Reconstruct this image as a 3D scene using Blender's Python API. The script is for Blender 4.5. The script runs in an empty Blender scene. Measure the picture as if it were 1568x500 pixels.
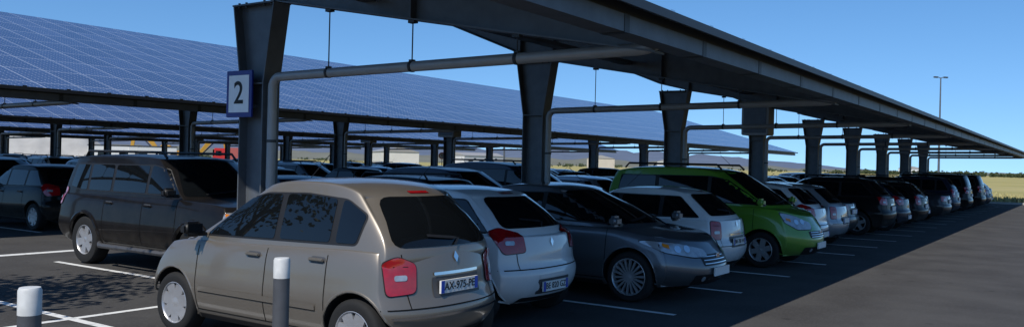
import bpy, bmesh, math, random
from mathutils import Vector, Matrix, noise
from mathutils.bvhtree import BVHTree
from mathutils.geometry import delaunay_2d_cdt
rnd = random.Random(7)
scene = bpy.context.scene
COL = scene.collection
K = .903          # site scale (metres per layout unit)

# ------------------------------------------------------------------ materials
def mat(name, col, rough=.5, metal=0, coat=0., nscale=8., namt=.12, bump=0., bscale=60., spec=.5, coatr=.03, rvar=0., dust=0.):
    m = bpy.data.materials.new(name); m.use_nodes = True
    nt = m.node_tree; N = nt.nodes; L = nt.links
    b = N['Principled BSDF']
    tc = N.new('ShaderNodeTexCoord')
    nz = N.new('ShaderNodeTexNoise'); nz.inputs['Scale'].default_value = nscale; nz.inputs['Detail'].default_value = 5
    L.new(tc.outputs['Object'], nz.inputs['Vector'])
    mx = N.new('ShaderNodeMix'); mx.data_type = 'RGBA'
    mx.inputs[6].default_value = tuple(c*(1-namt) for c in col)+(1,)
    mx.inputs[7].default_value = tuple(min(1, c*(1+namt)) for c in col)+(1,)
    L.new(nz.outputs['Fac'], mx.inputs[0]); out = mx.outputs[2]
    if dust > 0:   # road dust settled on the lower body
        sp = N.new('ShaderNodeSeparateXYZ'); L.new(tc.outputs['Object'], sp.inputs[0])
        mr = N.new('ShaderNodeMapRange'); mr.inputs[1].default_value = .20; mr.inputs[2].default_value = .62; mr.inputs[3].default_value = dust; mr.inputs[4].default_value = dust*.12
        L.new(sp.outputs[2], mr.inputs[0])
        n4 = N.new('ShaderNodeTexNoise'); n4.inputs['Scale'].default_value = 6; n4.inputs['Detail'].default_value = 8; L.new(tc.outputs['Object'], n4.inputs['Vector'])
        ml = N.new('ShaderNodeMath'); ml.operation = 'MULTIPLY'; L.new(mr.outputs[0], ml.inputs[0]); L.new(n4.outputs['Fac'], ml.inputs[1])
        m5 = N.new('ShaderNodeMix'); m5.data_type = 'RGBA'; L.new(ml.outputs[0], m5.inputs[0]); L.new(out, m5.inputs[6]); m5.inputs[7].default_value = (.17,.15,.125,1); out = m5.outputs[2]
    L.new(out, b.inputs['Base Color'])
    b.inputs['Roughness'].default_value = rough; b.inputs['Metallic'].default_value = metal
    b.inputs['Coat Weight'].default_value = coat; b.inputs['Coat Roughness'].default_value = coatr
    b.inputs['Specular IOR Level'].default_value = spec
    if rvar > 0:
        n3 = N.new('ShaderNodeTexNoise'); n3.inputs['Scale'].default_value = 3.5; n3.inputs['Detail'].default_value = 8
        L.new(tc.outputs['Object'], n3.inputs['Vector'])
        mr = N.new('ShaderNodeMapRange'); mr.inputs[1].default_value = .35; mr.inputs[2].default_value = .7; mr.inputs[3].default_value = coatr; mr.inputs[4].default_value = coatr+rvar
        L.new(n3.outputs['Fac'], mr.inputs[0]); L.new(mr.outputs[0], b.inputs['Coat Roughness'])
    if bump > 0:
        n2 = N.new('ShaderNodeTexNoise'); n2.inputs['Scale'].default_value = bscale; n2.inputs['Detail'].default_value = 3
        L.new(tc.outputs['Object'], n2.inputs['Vector'])
        bp = N.new('ShaderNodeBump'); bp.inputs['Strength'].default_value = bump; bp.inputs['Distance'].default_value = .01
        L.new(n2.outputs['Fac'], bp.inputs['Height']); L.new(bp.outputs['Normal'], b.inputs['Normal'])
    return m

def paint(name, col, metal=.35, coat=1., spec=.4, rough=.38, coatr=.03):
    return mat('car_paint_'+name, col, rough=rough, metal=metal, coat=coat, nscale=2.5, namt=.08, spec=spec, coatr=coatr, rvar=.08, dust=.55)

M_blk = mat('black_plastic', (.012, .012, .013), .5, spec=.3)
M_glass = mat('tinted_glass', (.004, .005, .006), .02, coat=0., spec=.5, nscale=2)
M_rub = mat('tyre_rubber', (.014, .014, .014), .8, nscale=30, spec=.25)
M_rim = mat('wheel_alloy', (.40, .40, .41), .35, .6, namt=.25)
M_chr = mat('chrome', (.7, .7, .72), .12, 1.)
M_red = mat('tail_light_red', (.30, .005, .008), .12, coat=1., nscale=25, namt=.35)
M_clr = mat('head_light_lens', (.34, .36, .38), .12, .35, coat=1., nscale=14, namt=.5)
M_wht = mat('plate_white', (.58, .58, .56), .4)
M_seam = mat('panel_gap', (.006, .006, .006), .7, spec=.1)
M_dplastic = mat('grey_plastic', (.05, .05, .053), .5)
M_org = mat('indicator_orange', (.6, .18, .01), .2, coat=1.)
M_blue = mat('plate_blue', (.01, .05, .35), .4)
PAINT, BLK, GLS, RUB, RIM, CHR, RED, CLR, WHT, SEAM, DPL, ORG, BLU = range(13)
CARM = [M_blk, M_glass, M_rub, M_rim, M_chr, M_red, M_clr, M_wht, M_seam, M_dplastic, M_org, M_blue]

# ------------------------------------------------------------------ mesh accumulation
class Acc:
    def __init__(s): s.v = []; s.f = []; s.m = []; s.s = []
    def add(s, vs, fs, mi=0, smooth=False):
        o = len(s.v); s.v += [tuple(v) for v in vs]
        for i, f in enumerate(fs):
            s.f.append([o+k for k in f]); s.m.append(mi[i] if isinstance(mi, list) else mi); s.s.append(smooth)
    def box(s, a, b, mi=0, M=None):
        vs = [Vector((x, y, z)) for x in (a[0], b[0]) for y in (a[1], b[1]) for z in (a[2], b[2])]
        if M: vs = [M @ v for v in vs]
        s.add(vs, [(0,1,3,2),(4,6,7,5),(0,4,5,1),(2,3,7,6),(0,2,6,4),(1,5,7,3)], mi)
    def rbox(s, c, sz, r=.02, mi=0, M=None, seg=2):
        bm = bmesh.new(); bmesh.ops.create_cube(bm, size=1)
        for v in bm.verts: v.co = Vector((v.co.x*sz[0], v.co.y*sz[1], v.co.z*sz[2]))
        bmesh.ops.bevel(bm, geom=bm.edges[:], offset=r, segments=seg, affect='EDGES')
        for v in bm.verts:
            v.co = (M @ v.co if M else v.co)+Vector(c)
        bm.verts.index_update()
        s.add([v.co.copy() for v in bm.verts], [[v.index for v in f.verts] for f in bm.faces], mi, True); bm.free()
    def tube(s, pts, r, mi=0, n=10, cap=True, smooth=True):
        pts = [Vector(p) for p in pts]; vs = []; fs = []
        prev = None
        for i, p in enumerate(pts):
            d = (pts[min(i+1, len(pts)-1)]-pts[max(i-1, 0)]).normalized()
            if prev is None:
                up = Vector((0,0,1)) if abs(d.z) < .9 else Vector((1,0,0))
                a = d.cross(up).normalized()
            else: a = (prev-d*prev.dot(d)).normalized()
            prev = a; b = d.cross(a)
            rr = r[i] if isinstance(r, list) else r
            for k in range(n):
                t = 2*math.pi*k/n; vs.append(p+a*math.cos(t)*rr+b*math.sin(t)*rr)
        for i in range(len(pts)-1):
            for k in range(n):
                fs.append((i*n+k, i*n+(k+1) % n, (i+1)*n+(k+1) % n, (i+1)*n+k))
        if cap: fs.append(list(range(n))[::-1]); fs.append([(len(pts)-1)*n+k for k in range(n)])
        s.add(vs, fs, mi, smooth)
    def lathe(s, prof, fn, n=32, mi=0):
        vs = []; fs = []
        for r, h in prof:
            for k in range(n):
                t = 2*math.pi*k/n; vs.append(fn(r*math.cos(t), r*math.sin(t), h))
        for i in range(len(prof)-1):
            for k in range(n): fs.append((i*n+k, i*n+(k+1) % n, (i+1)*n+(k+1) % n, (i+1)*n+k))
        s.add(vs, fs, mi, True)
    def prism(s, pts, a, b, axis, mi=0):
        n = len(pts); vs = []
        for h in (a, b):
            for p in pts:
                if axis == 'X': vs.append((h, p[0], p[1]))
                elif axis == 'Y': vs.append((p[0], h, p[1]))
                else: vs.append((p[0], p[1], h))
        fs = [list(range(n))[::-1], [n+k for k in range(n)]]+[(k, (k+1) % n, n+(k+1) % n, n+k) for k in range(n)]
        s.add(vs, fs, mi)
    def mesh(s, name, mats, sharp=35):
        me = bpy.data.meshes.new(name); me.from_pydata(s.v, [], s.f)
        for m in mats: me.materials.append(m)
        me.polygons.foreach_set('material_index', s.m); me.polygons.foreach_set('use_smooth', s.s)
        me.set_sharp_from_angle(angle=math.radians(sharp)); me.update()
        return me
    def obj(s, name, mats, parent=None, sharp=35):
        o = bpy.data.objects.new(name, s.mesh(name, mats, sharp)); COL.objects.link(o)
        if parent: o.parent = parent
        return o

def empty(name, loc=(0,0,0)):
    e = bpy.data.objects.new(name, None); e.location = loc; COL.objects.link(e); return e

def text_child(body, size, M, material, parent, name, extr=.001):
    c = bpy.data.curves.new(name, 'FONT'); c.body = body; c.size = size; c.extrude = extr
    c.align_x = 'CENTER'; c.align_y = 'CENTER'; c.offset = size*.012
    o = bpy.data.objects.new(name, c); c.materials.append(material); COL.objects.link(o)
    o.parent = parent; o.matrix_local = M; return o

# ------------------------------------------------------------------ car machinery
def itp(L, x):
    if x <= L[0][0]: return L[0][1]
    for (a, va), (b, vb) in zip(L, L[1:]):
        if x <= b: return va+(vb-va)*(x-a)/(b-a)
    return L[-1][1]

def shell(S, T, U, fn):
    idx = {}; vs = []
    ns, nt, nu = len(S), len(T), len(U)
    def g(i, j, k):
        if (i,j,k) not in idx:
            idx[(i,j,k)] = len(vs); vs.append(fn(S[i], T[j], U[k]))
        return idx[(i,j,k)]
    fs = []
    for i in range(ns-1):
        for j in range(nt-1):
            for k in (0, nu-1): fs.append((g(i,j,k), g(i+1,j,k), g(i+1,j+1,k), g(i,j+1,k)))
    for i in range(ns-1):
        for k in range(nu-1):
            for j in (0, nt-1): fs.append((g(i,j,k), g(i+1,j,k), g(i+1,j,k+1), g(i,j,k+1)))
    for j in range(nt-1):
        for k in range(nu-1):
            for i in (0, ns-1): fs.append((g(i,j,k), g(i,j+1,k), g(i,j+1,k+1), g(i,j,k+1)))
    return vs, fs

def tmp_obj(vs, fs, mats=2):
    me = bpy.data.meshes.new('tmp'); bm = bmesh.new()
    bv = [bm.verts.new(v) for v in vs]
    for f in fs: bm.faces.new([bv[i] for i in f])
    bmesh.ops.recalc_face_normals(bm, faces=bm.faces[:]); bm.to_mesh(me); bm.free()
    for i in range(mats): me.materials.append(M_blk)
    o = bpy.data.objects.new('tmp', me); COL.objects.link(o); return o

def evald(o):
    dg = bpy.context.evaluated_depsgraph_get(); dg.update()
    e = o.evaluated_get(dg); me = e.to_mesh()
    vs = [v.co.copy() for v in me.vertices]; fs = [list(p.vertices) for p in me.polygons]; mi = [p.material_index for p in me.polygons]
    e.to_mesh_clear(); return vs, fs, mi

def kill(o):
    me = o.data; bpy.data.objects.remove(o); bpy.data.meshes.remove(me)

def round_poly(P, r, n=4):
    out = []; N = len(P)
    for i in range(N):
        p = Vector(P[i]); a = Vector(P[i-1])-p; b = Vector(P[(i+1) % N])-p
        ra = min(r, a.length*.45); rb = min(r, b.length*.45)
        A = p+a.normalized()*ra; B = p+b.normalized()*rb
        for k in range(n+1):
            t = k/n; out.append(A*(1-t)**2+p*2*t*(1-t)+B*t*t)
    return out

def inside(P, x, y):
    c = False; n = len(P)
    for i in range(n):
        x1, y1 = P[i]; x2, y2 = P[i-1]
        if (y1 > y) != (y2 > y) and x < (x2-x1)*(y-y1)/(y2-y1)+x1: c = not c
    return c

def clipx(P, x, keep_less):
    out = []
    for i in range(len(P)):
        a = P[i-1]; b = P[i]
        ia = (a[0] <= x) == keep_less; ib = (b[0] <= x) == keep_less
        if ia != ib:
            t = (x-a[0])/(b[0]-a[0]); out.append((x, a[1]+(b[1]-a[1])*t))
        if ib: out.append(b)
    return out

def inset(P, d):
    cx = sum(p[0] for p in P)/len(P); cy = sum(p[1] for p in P)/len(P)
    hx = (max(p[0] for p in P)-min(p[0] for p in P))/2; hy = (max(p[1] for p in P)-min(p[1] for p in P))/2
    return [(cx+(p[0]-cx)*(1-d/hx), cy+(p[1]-cy)*(1-d/hy)) for p in P]

class Proj:
    def __init__(s, acc, bvh, L, W): s.acc = acc; s.b = bvh; s.L = L; s.W = W
    def frame(s, k, deg=38):
        L, W = s.L/2, s.W/2; c = math.cos(math.radians(deg)); q = math.sin(math.radians(deg))
        X = Vector
        return {'L': (X((0,W,0)), X((1,0,0)), X((0,-1,0))), 'R': (X((0,-W,0)), X((1,0,0)), X((0,1,0))),
                'B': (X((-L,0,0)), X((0,1,0)), X((1,0,0))), 'F': (X((L,0,0)), X((0,1,0)), X((-1,0,0))),
                'BL': (X((-L,W,0)), X((q,c,0)), X((c,-q,0))), 'BR': (X((-L,-W,0)), X((q,-c,0)), X((c,q,0))),
                'FL': (X((L,W,0)), X((-q,c,0)), X((-c,-q,0))), 'FR': (X((L,-W,0)), X((-q,-c,0)), X((-c,q,0)))}[k]
    def pt(s, fr, a, b, off):
        O, R, D = fr; p = O+R*a+Vector((0,0,b))
        h, n, i, d = s.b.ray_cast(p-D*3, D)
        if h is None: h, n, i, d = s.b.find_nearest(p)
        if n.dot(D) > 0: n = -n
        return h+n*off
    def patch(s, k, P, mi, off=.005, r=.03, step=.07, deg=38):
        fr = s.frame(k, deg) if isinstance(k, str) else k
        Q = round_poly(P, r) if r > 0 else [Vector(p) for p in P]
        E = []
        for i in range(len(Q)):
            a = Q[i]; b = Q[(i+1) % len(Q)]; n = max(1, int((b-a).length/step))
            for j in range(n): E.append(a+(b-a)*j/n)
        F = [E[0]]
        for e in E[1:]:
            if (e-F[-1]).length > .0015: F.append(e)
        if (F[0]-F[-1]).length < .0015: F.pop()
        n = len(F); pts = F[:]
        x0 = min(p.x for p in F); x1 = max(p.x for p in F); y0 = min(p.y for p in F); y1 = max(p.y for p in F)
        y = y0+step*.5
        while y < y1:
            x = x0+step*.5
            while x < x1:
                if inside([(p.x, p.y) for p in F], x, y) and min((p-Vector((x,y))).length for p in F) > step*.35: pts.append(Vector((x,y)))
                x += step
            y += step
        o = delaunay_2d_cdt(pts, [(i, (i+1) % n) for i in range(n)], [], 1, 1e-6)
        s.acc.add([s.pt(fr, p.x, p.y, off) for p in o[0]], [list(f) for f in o[2]], mi, True)
    def strip(s, k, pts, w, mi, off=.003, step=.06, deg=38):
        fr = s.frame(k, deg); Q = []
        pts = [Vector(p) for p in pts]
        for a, b in zip(pts, pts[1:]):
            n = max(1, int((b-a).length/step))
            for j in range(n): Q.append(a+(b-a)*j/n)
        Q.append(pts[-1]); vs = []; fs = []
        for i, p in enumerate(Q):
            d = (Q[min(i+1, len(Q)-1)]-Q[max(0, i-1)]).normalized(); nn = Vector((-d.y, d.x))*w/2
            for q in (p+nn, p-nn): vs.append(s.pt(fr, q.x, q.y, off))
        for i in range(len(Q)-1): fs.append((2*i, 2*i+1, 2*i+3, 2*i+2))
        s.acc.add(vs, fs, mi, True)

def add_wheel(acc, cx, cy, R, side, n=5, wi=.045, wo=.03, w=.2, rimf=.64, hub=.14, rimmat=RIM):
    f = lambda a, b, h: (cx+a, cy+side*h, R+b)
    q = rimf
    acc.lathe([((q-.02)*R, w*.42), ((q+.02)*R, .5*w), ((q+1)/2*R, .54*w), (.93*R, .5*w), (.985*R, .40*w), (R, .2*w), (R, -.2*w), (.985*R, -.4*w), (.9*R, -.5*w), (.55*R, -.5*w)], f, 36, RUB)
    acc.lathe([((q+.015)*R, .50*w), (q*R, .51*w), ((q-.02)*R, .48*w), ((q-.05)*R, .38*w), ((q-.06)*R, .05*w)], f, 36, rimmat)
    acc.lathe([((q-.05)*R, .10*w), (.02, .12*w)], f, 24, SEAM)
    acc.lathe([(.32*R, .16*w), (.30*R, .2*w), (.02, .2*w)], f, 24, DPL)
    acc.lathe([(hub*R, .2*w), (hub*R*.95, .42*w), (.001, .45*w)], f, 20, rimmat)
    for k in range(n):
        t = 2*math.pi*(k+.25)/n; c, s_ = math.cos(t), math.sin(t)
        vs = []
        for r, h, hw in ((.09*R, .42*w, wi), ((q-.035)*R, .45*w, wo)):
            for e in (-1, 1):
                for dh in (0, -.03): vs.append(f(r*c-e*hw*s_, r*s_+e*hw*c, h+dh+.0))
        acc.add(vs, [(0,2,6,4),(0,4,5,1),(2,3,7,6),(1,5,7,3)], rimmat)

DEF = dict(gc=.19, wprof=[(0,.87),(.1,.94),(.3,.99),(.45,1.),(.62,.985),(.7,.975),(.86,.965),(1,.915)],
           front=[(0,.14),(.15,.04),(.4,0),(.62,.02),(.8,.08),(1,.22)], rear=[(0,.14),(.15,.03),(.4,0),(.52,.01),(.56,.05),(.8,.06),(1,.09)],
           cF=.30, cR=.16, gw0=.905, gw1=.70, gcF=.22, gcR=.09, pil=[.0], wheel={}, R=.31, fo=.82, handles=[], level=2, arch=.06,
           tail='std', tl=[(-.20,.72),(-.20,1.0),(.12,1.02),(.10,.76)], tldeg=40, hl=[(-.42,.62),(-.36,.74),(.18,.84),(.22,.72),(-.1,.62)],
           platez=.62, mirror=True, rails=False, rwz=None, fplate=.42, dk=False)

def make_car(name, **over):
    p = dict(DEF); p.update(over)
    L, W, H, wb, R = p['L'], p['W'], p['H'], p['wb'], p['R']; hL = L/2; hW = W/2
    acc = Acc(); top = p['top']; belt = p['belt']
    def lower(s, t, u):
        xr = -hL+itp(p['rear'], u); xf = hL-itp(p['front'], u); x = xr+s*(xf-xr)
        k = abs(t)**3
        if s > .5: x -= p['cF']*k*((s-.5)*2)**8
        else: x += p['cR']*k*((.5-s)*2)**8
        e = abs(2*s-1)
        zt = itp(top, x); zb = p['gc']+.05*e**6
        z = zb+u*(zt-zb) + (.035*(1-t*t)*u**4 if x > p['cowl'] else 0)
        w = hW*itp(p['wprof'], u)*(1-.075*e**5)
        return Vector((x, t*w, z))
    S = [0,.012,.05,.1]+[.1+.8*i/14 for i in range(1, 14)]+[.9,.95,.988,1]
    T = [-1,-.95,-.78,-.4,0,.4,.78,.95,1]
    U = [0,.06,.2,.35,.48,.56,.66,.78,.9,.97,1]
    def green(s, t, u):
        xr = itp(p['grear'], u); xf = itp(p['gfront'], u); x = xr+s*(xf-xr); k = abs(t)**3; e = abs(2*s-1)
        if s > .5: x -= p['gcF']*k*((s-.5)*2)**6
        else: x += p['gcR']*k*((.5-s)*2)**6
        zb = belt-.1; zt = H-p['arch']*e**2.5-.035*t*t-p.get('rdrop', 0)*max(0, .5-s)*2
        w = hW*(p['gw0']+(p['gw1']-p['gw0'])*u**1.25)*(1-.06*e**4)
        return Vector((x, t*w, zb+u*(zt-zb)))
    U2 = [0,.12,.3,.5,.7,.86,.95,1]
    o1 = tmp_obj(*shell(S, T, U, lower)); md = o1.modifiers.new('s', 'SUBSURF'); md.levels = p['level']; md.render_levels = p['level']
    v1, f1, m1 = evald(o1)
    o2 = tmp_obj(*shell(S, T, U2, green)); md = o2.modifiers.new('s', 'SUBSURF'); md.levels = p['level']
    v2, f2, m2 = evald(o2)
    bvh = BVHTree.FromPolygons(v1+v2, f1+[[i+len(v1) for i in f] for f in f2])
    fx = hL-p['fo']; rx = fx-wb
    tw = p['wheel'].get('w', .2)
    ca = Acc()
    for x in (fx, rx):
        for sd in (1, -1):
            n = 40; Rr = R+.05; vs = []
            for y in (sd*(hW-.42), sd*(hW+.3)):
                for k in range(n): t = 2*math.pi*k/n; vs.append((x+Rr*math.cos(t), y, R+.01+Rr*math.sin(t)))
            fs = [list(range(n)), [n+k for k in range(n)]]+[(k, (k+1) % n, n+(k+1) % n, n+k) for k in range(n)]
            ca.add(vs, fs)
    oc = tmp_obj(ca.v, ca.f); oc.data.polygons.foreach_set('material_index', [1]*len(oc.data.polygons))
    bmod = o1.modifiers.new('b', 'BOOLEAN'); bmod.operation = 'DIFFERENCE'; bmod.object = oc; bmod.solver = 'EXACT'
    vb, fb, mb = evald(o1)
    kill(o1); kill(o2); kill(oc)
    acc.add(vb, fb, [BLK if m == 1 else PAINT for m in mb], True)
    acc.add(v2, f2, PAINT, True)
    P = Proj(acc, bvh, L, W)
    for x in (fx, rx):
        for sd in (1, -1):
            pts = []
            for k in range(25):
                t = math.radians(-22+224*k/24); xx = x+(R+.053)*math.cos(t); zz = R+.01+(R+.053)*math.sin(t)
                h = P.pt(P.frame('L' if sd > 0 else 'R'), xx, zz, -.006); pts.append(h)
            acc.tube(pts, .013 if not p.get('flare') else .035, PAINT, 8)
            add_wheel(acc, x, sd*(hW-tw/2-.035), R, sd, **p['wheel'])
    SW = p.get('side')
    if SW is None:
        gf = lambda u: itp(p['gfront'], u); gr = lambda u: itp(p['grear'], u)
        SW = [(gf(.28)-.30, belt+.03), (gf(.9)-.26, H-.13), (gr(.9)+.26, H-.14), (gr(.28)+.26, belt+.07)]
    for sd in 'LR':
        P.patch(sd, SW, BLK, .003, .05)
        cuts = sorted(p['pil'])
        poly = SW; panes = []
        for c in cuts:
            panes.append(clipx(poly, c-.02, True)); poly = clipx(poly, c+.02, False)
        panes.append(poly)
        for i, q in enumerate(panes):
            if len(q) > 2:
                P.patch(sd, inset(q, .018), GLS, .007, .035)
        zlo = p['gc']+.10
        for x in p['doors']:
            P.strip(sd, [(x, zlo), (x, belt-.02)], .009, SEAM)
        P.strip(sd, [(p['doors'][0], zlo), (p['doors'][-1], zlo)], .009, SEAM)
        for x, z in p['handles']:
            h = P.pt(P.frame(sd), x, z, .018)
            P.patch(sd, [(x-.10, z-.03), (x+.08, z-.03), (x+.08, z+.03), (x-.10, z+.03)], SEAM if p['dk'] else DPL, .002, .03)
            acc.rbox(h, (.19, .025, .032), .01, PAINT)
        if p.get('mould'):
            z = p['mould']; P.strip(sd, [(rx+R+.12, z), (fx-R-.12, z)], .05, p.get('mouldm', PAINT), .012)
            P.strip(sd, [(rx+R+.12, z-.03), (fx-R-.12, z-.03)], .008, SEAM, .004)
        P.strip(sd, [(rx+R+.07, p['gc']+.035), (fx-R-.07, p['gc']+.035)], .05, BLK, .004)
        if p['mirror']:
            sg = 1 if sd == 'L' else -1; mx = SW[0][0]+.02
            c = (mx, sg*(hW+.06), belt+.10)
            acc.rbox(c, (.13, .20, .14), .04, p.get('mirm', PAINT), seg=3)
            acc.rbox((mx-.062, c[1], c[2]), (.012, .16, .10), .004, GLS)
            acc.rbox((mx+.01, sg*(hW-.05), belt+.05), (.07, .12, .05), .015, BLK)
    wz = p.get('wsz', belt+.04)
    P.patch('F', [(-hW*.80, wz), (-hW*.57, H-.10), (hW*.57, H-.10), (hW*.80, wz)], GLS, .006, .05)
    rw = p.get('rw', [hW*.72, belt+.06, hW*.56, H-.13])
    P.patch('B', [(-rw[0], rw[1]), (-rw[2], rw[3]), (rw[2], rw[3]), (rw[0], rw[1])], GLS, .006, p.get('rwr', .07))
    for a, b in (((-.45, wz+.02), (.1, wz+.07)), ((.05, wz+.01), (.55, wz+.06))): P.strip('F', [a, b], .02, BLK, .02)
    if p.get('rwiper', True):
        P.strip('B', [(0, rw[1]+.00), (-.08, rw[1]+.05), (.30, rw[1]+.085)], .022, BLK, .022)
        P.strip('B', [(-.13, rw[3]+.035), (.13, rw[3]+.035)], .018, RED, .008)
    for c in ('BL', 'BR'):
        tl = p['tl']
        P.patch(c, tl, BLK, .005, .05, .05, p['tldeg'])
        P.patch(c, inset(tl, .008), RED, .012, .05, .05, p['tldeg'])
        cx = sum(q[0] for q in tl)/len(tl); cz = sum(q[1] for q in tl)/len(tl)
        P.patch(c, [(cx-.06, cz-.05), (cx+.05, cz-.05), (cx+.05, cz-.005), (cx-.06, cz-.005)], CLR, .016, .02, .04, p['tldeg'])
        z0 = min(q[1] for q in tl); z1 = max(q[1] for q in tl)
        P.strip(c, [(cx-.07, z0+(z1-z0)*.72), (cx+.06, z0+(z1-z0)*.74)], .008, SEAM, .0135, .04, p['tldeg'])
    pz = p['platez']; bz = p.get('bz', .62)
    P.patch('B', [(-.32, pz-.085), (.32, pz-.085), (.32, pz+.085), (-.32, pz+.085)], DPL, .003, .02)
    h = P.pt(P.frame('B'), 0, pz, .016)
    acc.box((h.x-.008, -.26, pz-.055), (h.x+.012, .26, pz+.055), WHT)
    acc.box((h.x-.0095, .215, pz-.053), (h.x-.0081, .258, pz+.053), BLU); acc.box((h.x-.0095, -.258, pz-.053), (h.x-.0081, -.215, pz+.053), BLU)
    p['platex'] = h.x-.0085
    P.strip('B', [(-hW*.93, bz), (hW*.93, bz)], .012, SEAM)
    tlx = hW*.66
    P.strip('B', [(-tlx, bz), (-tlx-.03, belt+.02)], .009, SEAM); P.strip('B', [(tlx, bz), (tlx+.03, belt+.02)], .009, SEAM)
    P.patch('B', [(-.55, p['gc']+.03), (.55, p['gc']+.03), (.5, p['gc']+.12), (-.5, p['gc']+.12)], BLK, .004, .03)
    ez = min(belt-.03, rw[1]-.07)
    P.patch('B', [(0, ez-.05), (.032, ez), (0, ez+.05), (-.032, ez)], CHR, .012, .004)
    P.patch('B', [(-.3, pz+.10), (.3, pz+.10), (.3, pz+.125), (-.3, pz+.125)], p.get('strip', CHR), .012, .01)
    if p.get('bstrip'): P.strip('B', [(-hW*.85, p['bstrip']), (hW*.85, p['bstrip'])], .018, CHR, .010)
    gz = p.get('gz', (.60, .70)); gw = p.get('gwid', .42)
    P.patch('F', [(-gw, gz[0]), (gw, gz[0]), (gw*1.08, gz[1]), (-gw*1.08, gz[1])], BLK, .005, .03)
    for k in range(3):
        z = gz[0]+(gz[1]-gz[0])*(k+.6)/3.2; P.strip('F', [(-gw*.95, z), (gw*.95, z)], .010, CHR, .009)
    P.patch('F', [(-.5, p['gc']+.06), (.5, p['gc']+.06), (.55, p['gc']+.20), (-.55, p['gc']+.20)], BLK, .005, .04)
    h = P.pt(P.frame('F'), 0, p['fplate'], .016); acc.box((h.x-.012, -.26, p['fplate']-.055), (h.x+.008, .26, p['fplate']+.055), WHT)
    h = P.pt(P.frame('F'), 0, gz[1]-.03, .02); acc.rbox(h, (.015, .11, .06), .006, CHR)
    for c in ('FL', 'FR'):
        P.patch(c, p['hl'], BLK, .004, .05, .05, 40)
        P.patch(c, inset(p['hl'], .012), CLR, .010, .05, .05, 40)
        q = p['hl']; cx = sum(a[0] for a in q)/len(q); cz = sum(a[1] for a in q)/len(q)
        for dx in (-.12, .02):
            P.patch(c, [(cx+dx+.05*math.cos(a*math.pi/5), cz+.045*math.sin(a*math.pi/5)) for a in range(10)], CHR, .014, 0, .03, 40)
        P.patch(c, [(cx+.13, cz+.0), (cx+.22, cz+.03), (cx+.22, cz+.07), (cx+.13, cz+.05)], ORG, .014, .01, .03, 40)
        P.patch(c, [(-.42, p['gc']+.10), (-.24, p['gc']+.10), (-.22, p['gc']+.19), (-.42, p['gc']+.19)], BLK, .005, .03, .05, 40)
        P.patch(c, [(-.36+.035*math.cos(a*math.pi/5), p['gc']+.145+.035*math.sin(a*math.pi/5)) for a in range(10)], CLR, .010, 0, .03, 40)
    acc.tube([(p['gfront'][-1][1]-.15, 0, H-.02), (p['gfront'][-1][1]-.42, 0, H+.22)] if p.get('aerf', True) else [(p['grear'][-1][1]+.2, 0, H-.03), (p['grear'][-1][1]-.02, 0, H+.2)], .004, BLK, 5)
    if p['rails']:
        for sd in (1, -1):
            a = p['grear'][-1][1]+.25; b = p['gfront'][-1][1]-.15; y = sd*hW*p['gw1']*.88
            acc.tube([(a, y, H-.06), (a+.08, y, H+.03), (b-.1, y, H+.03), (b, y, H-.06)], .02, p.get('railm', BLK), 8)
    if p.get('steps'):
        for sd in (1, -1):
            acc.tube([(rx+R+.1, sd*(hW-.02), .36), (rx+R+.2, sd*(hW+.04), .34), (fx-R-.2, sd*(hW+.04), .34), (fx-R-.1, sd*(hW-.02), .36)], .04, DPL, 8)
    me = acc.mesh(name, [M_blk]+CARM, 38)
    p['mesh'] = me
    return p

PROTO = {}
PROTO['compact_mpv'] = make_car('compact_mpv', L=3.79, W=1.70, H=1.60, wb=2.48, R=.305, fo=.76, belt=.97, cowl=1.0, gc=.19, arch=.13,
    top=[(-1.9,1.0),(-1.2,1.01),(0,.97),(1.0,.95),(1.3,.90),(1.65,.80),(1.9,.66)], cF=.46, cR=.22, gcR=.16, gcF=.32,
    gfront=[(0,1.40),(.25,1.14),(.6,.74),(1,.24)], grear=[(0,-1.76),(.2,-1.79),(.45,-1.71),(.75,-1.56),(1,-1.38)], pil=[-.31,-1.02], doors=[.76,-.24,-1.02],
    side=[(.72,1.0),(.62,1.08),(.18,1.39),(-.06,1.45),(-.6,1.465),(-1.1,1.43),(-1.36,1.30),(-1.30,1.04)],
    handles=[(-.06,.88),(-.90,.90)], mould=.50, mirm=BLK, gw0=.92, gw1=.72,
    rear=[(0,.14),(.15,.03),(.3,0),(.42,.005),(.50,.07),(.8,.09),(1,.13)], front=[(0,.12),(.15,.03),(.35,0),(.6,.03),(.8,.10),(1,.26)],
    tl=[(-.19,.66),(-.19,.91),(-.02,.98),(.12,.93),(.08,.64)], platez=.70, bz=.54, rw=[.66,1.04,.50,1.45], rwr=.12, bstrip=.47,
    wheel=dict(n=7, wi=.055, wo=.06, rimf=.66, hub=.2), aerf=True)
PROTO['hatch'] = make_car('hatch', L=3.99, W=1.72, H=1.50, wb=2.58, R=.31, fo=.80, belt=.93, cowl=.95, arch=.10, cR=.20, gcR=.14, cF=.38,
    top=[(-2,.97),(-1.4,.99),(0,.93),(.95,.92),(1.5,.84),(2,.66)],
    gfront=[(0,1.32),(.25,1.10),(.6,.76),(1,.30)], grear=[(0,-1.86),(.2,-1.85),(.45,-1.74),(.75,-1.56),(1,-1.34)], pil=[-.02,-.85], doors=[.88,-.02,-.92],
    handles=[(.12,.84),(-.78,.86)], tl=[(-.24,.80),(-.20,1.00),(.08,1.07),(.20,1.02),(.05,.78)], platez=.42, bz=.62,
    rw=[.62,1.05,.48,1.38], rwr=.10, strip=PAINT, wheel=dict(n=8, wi=.04, wo=.045))
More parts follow.
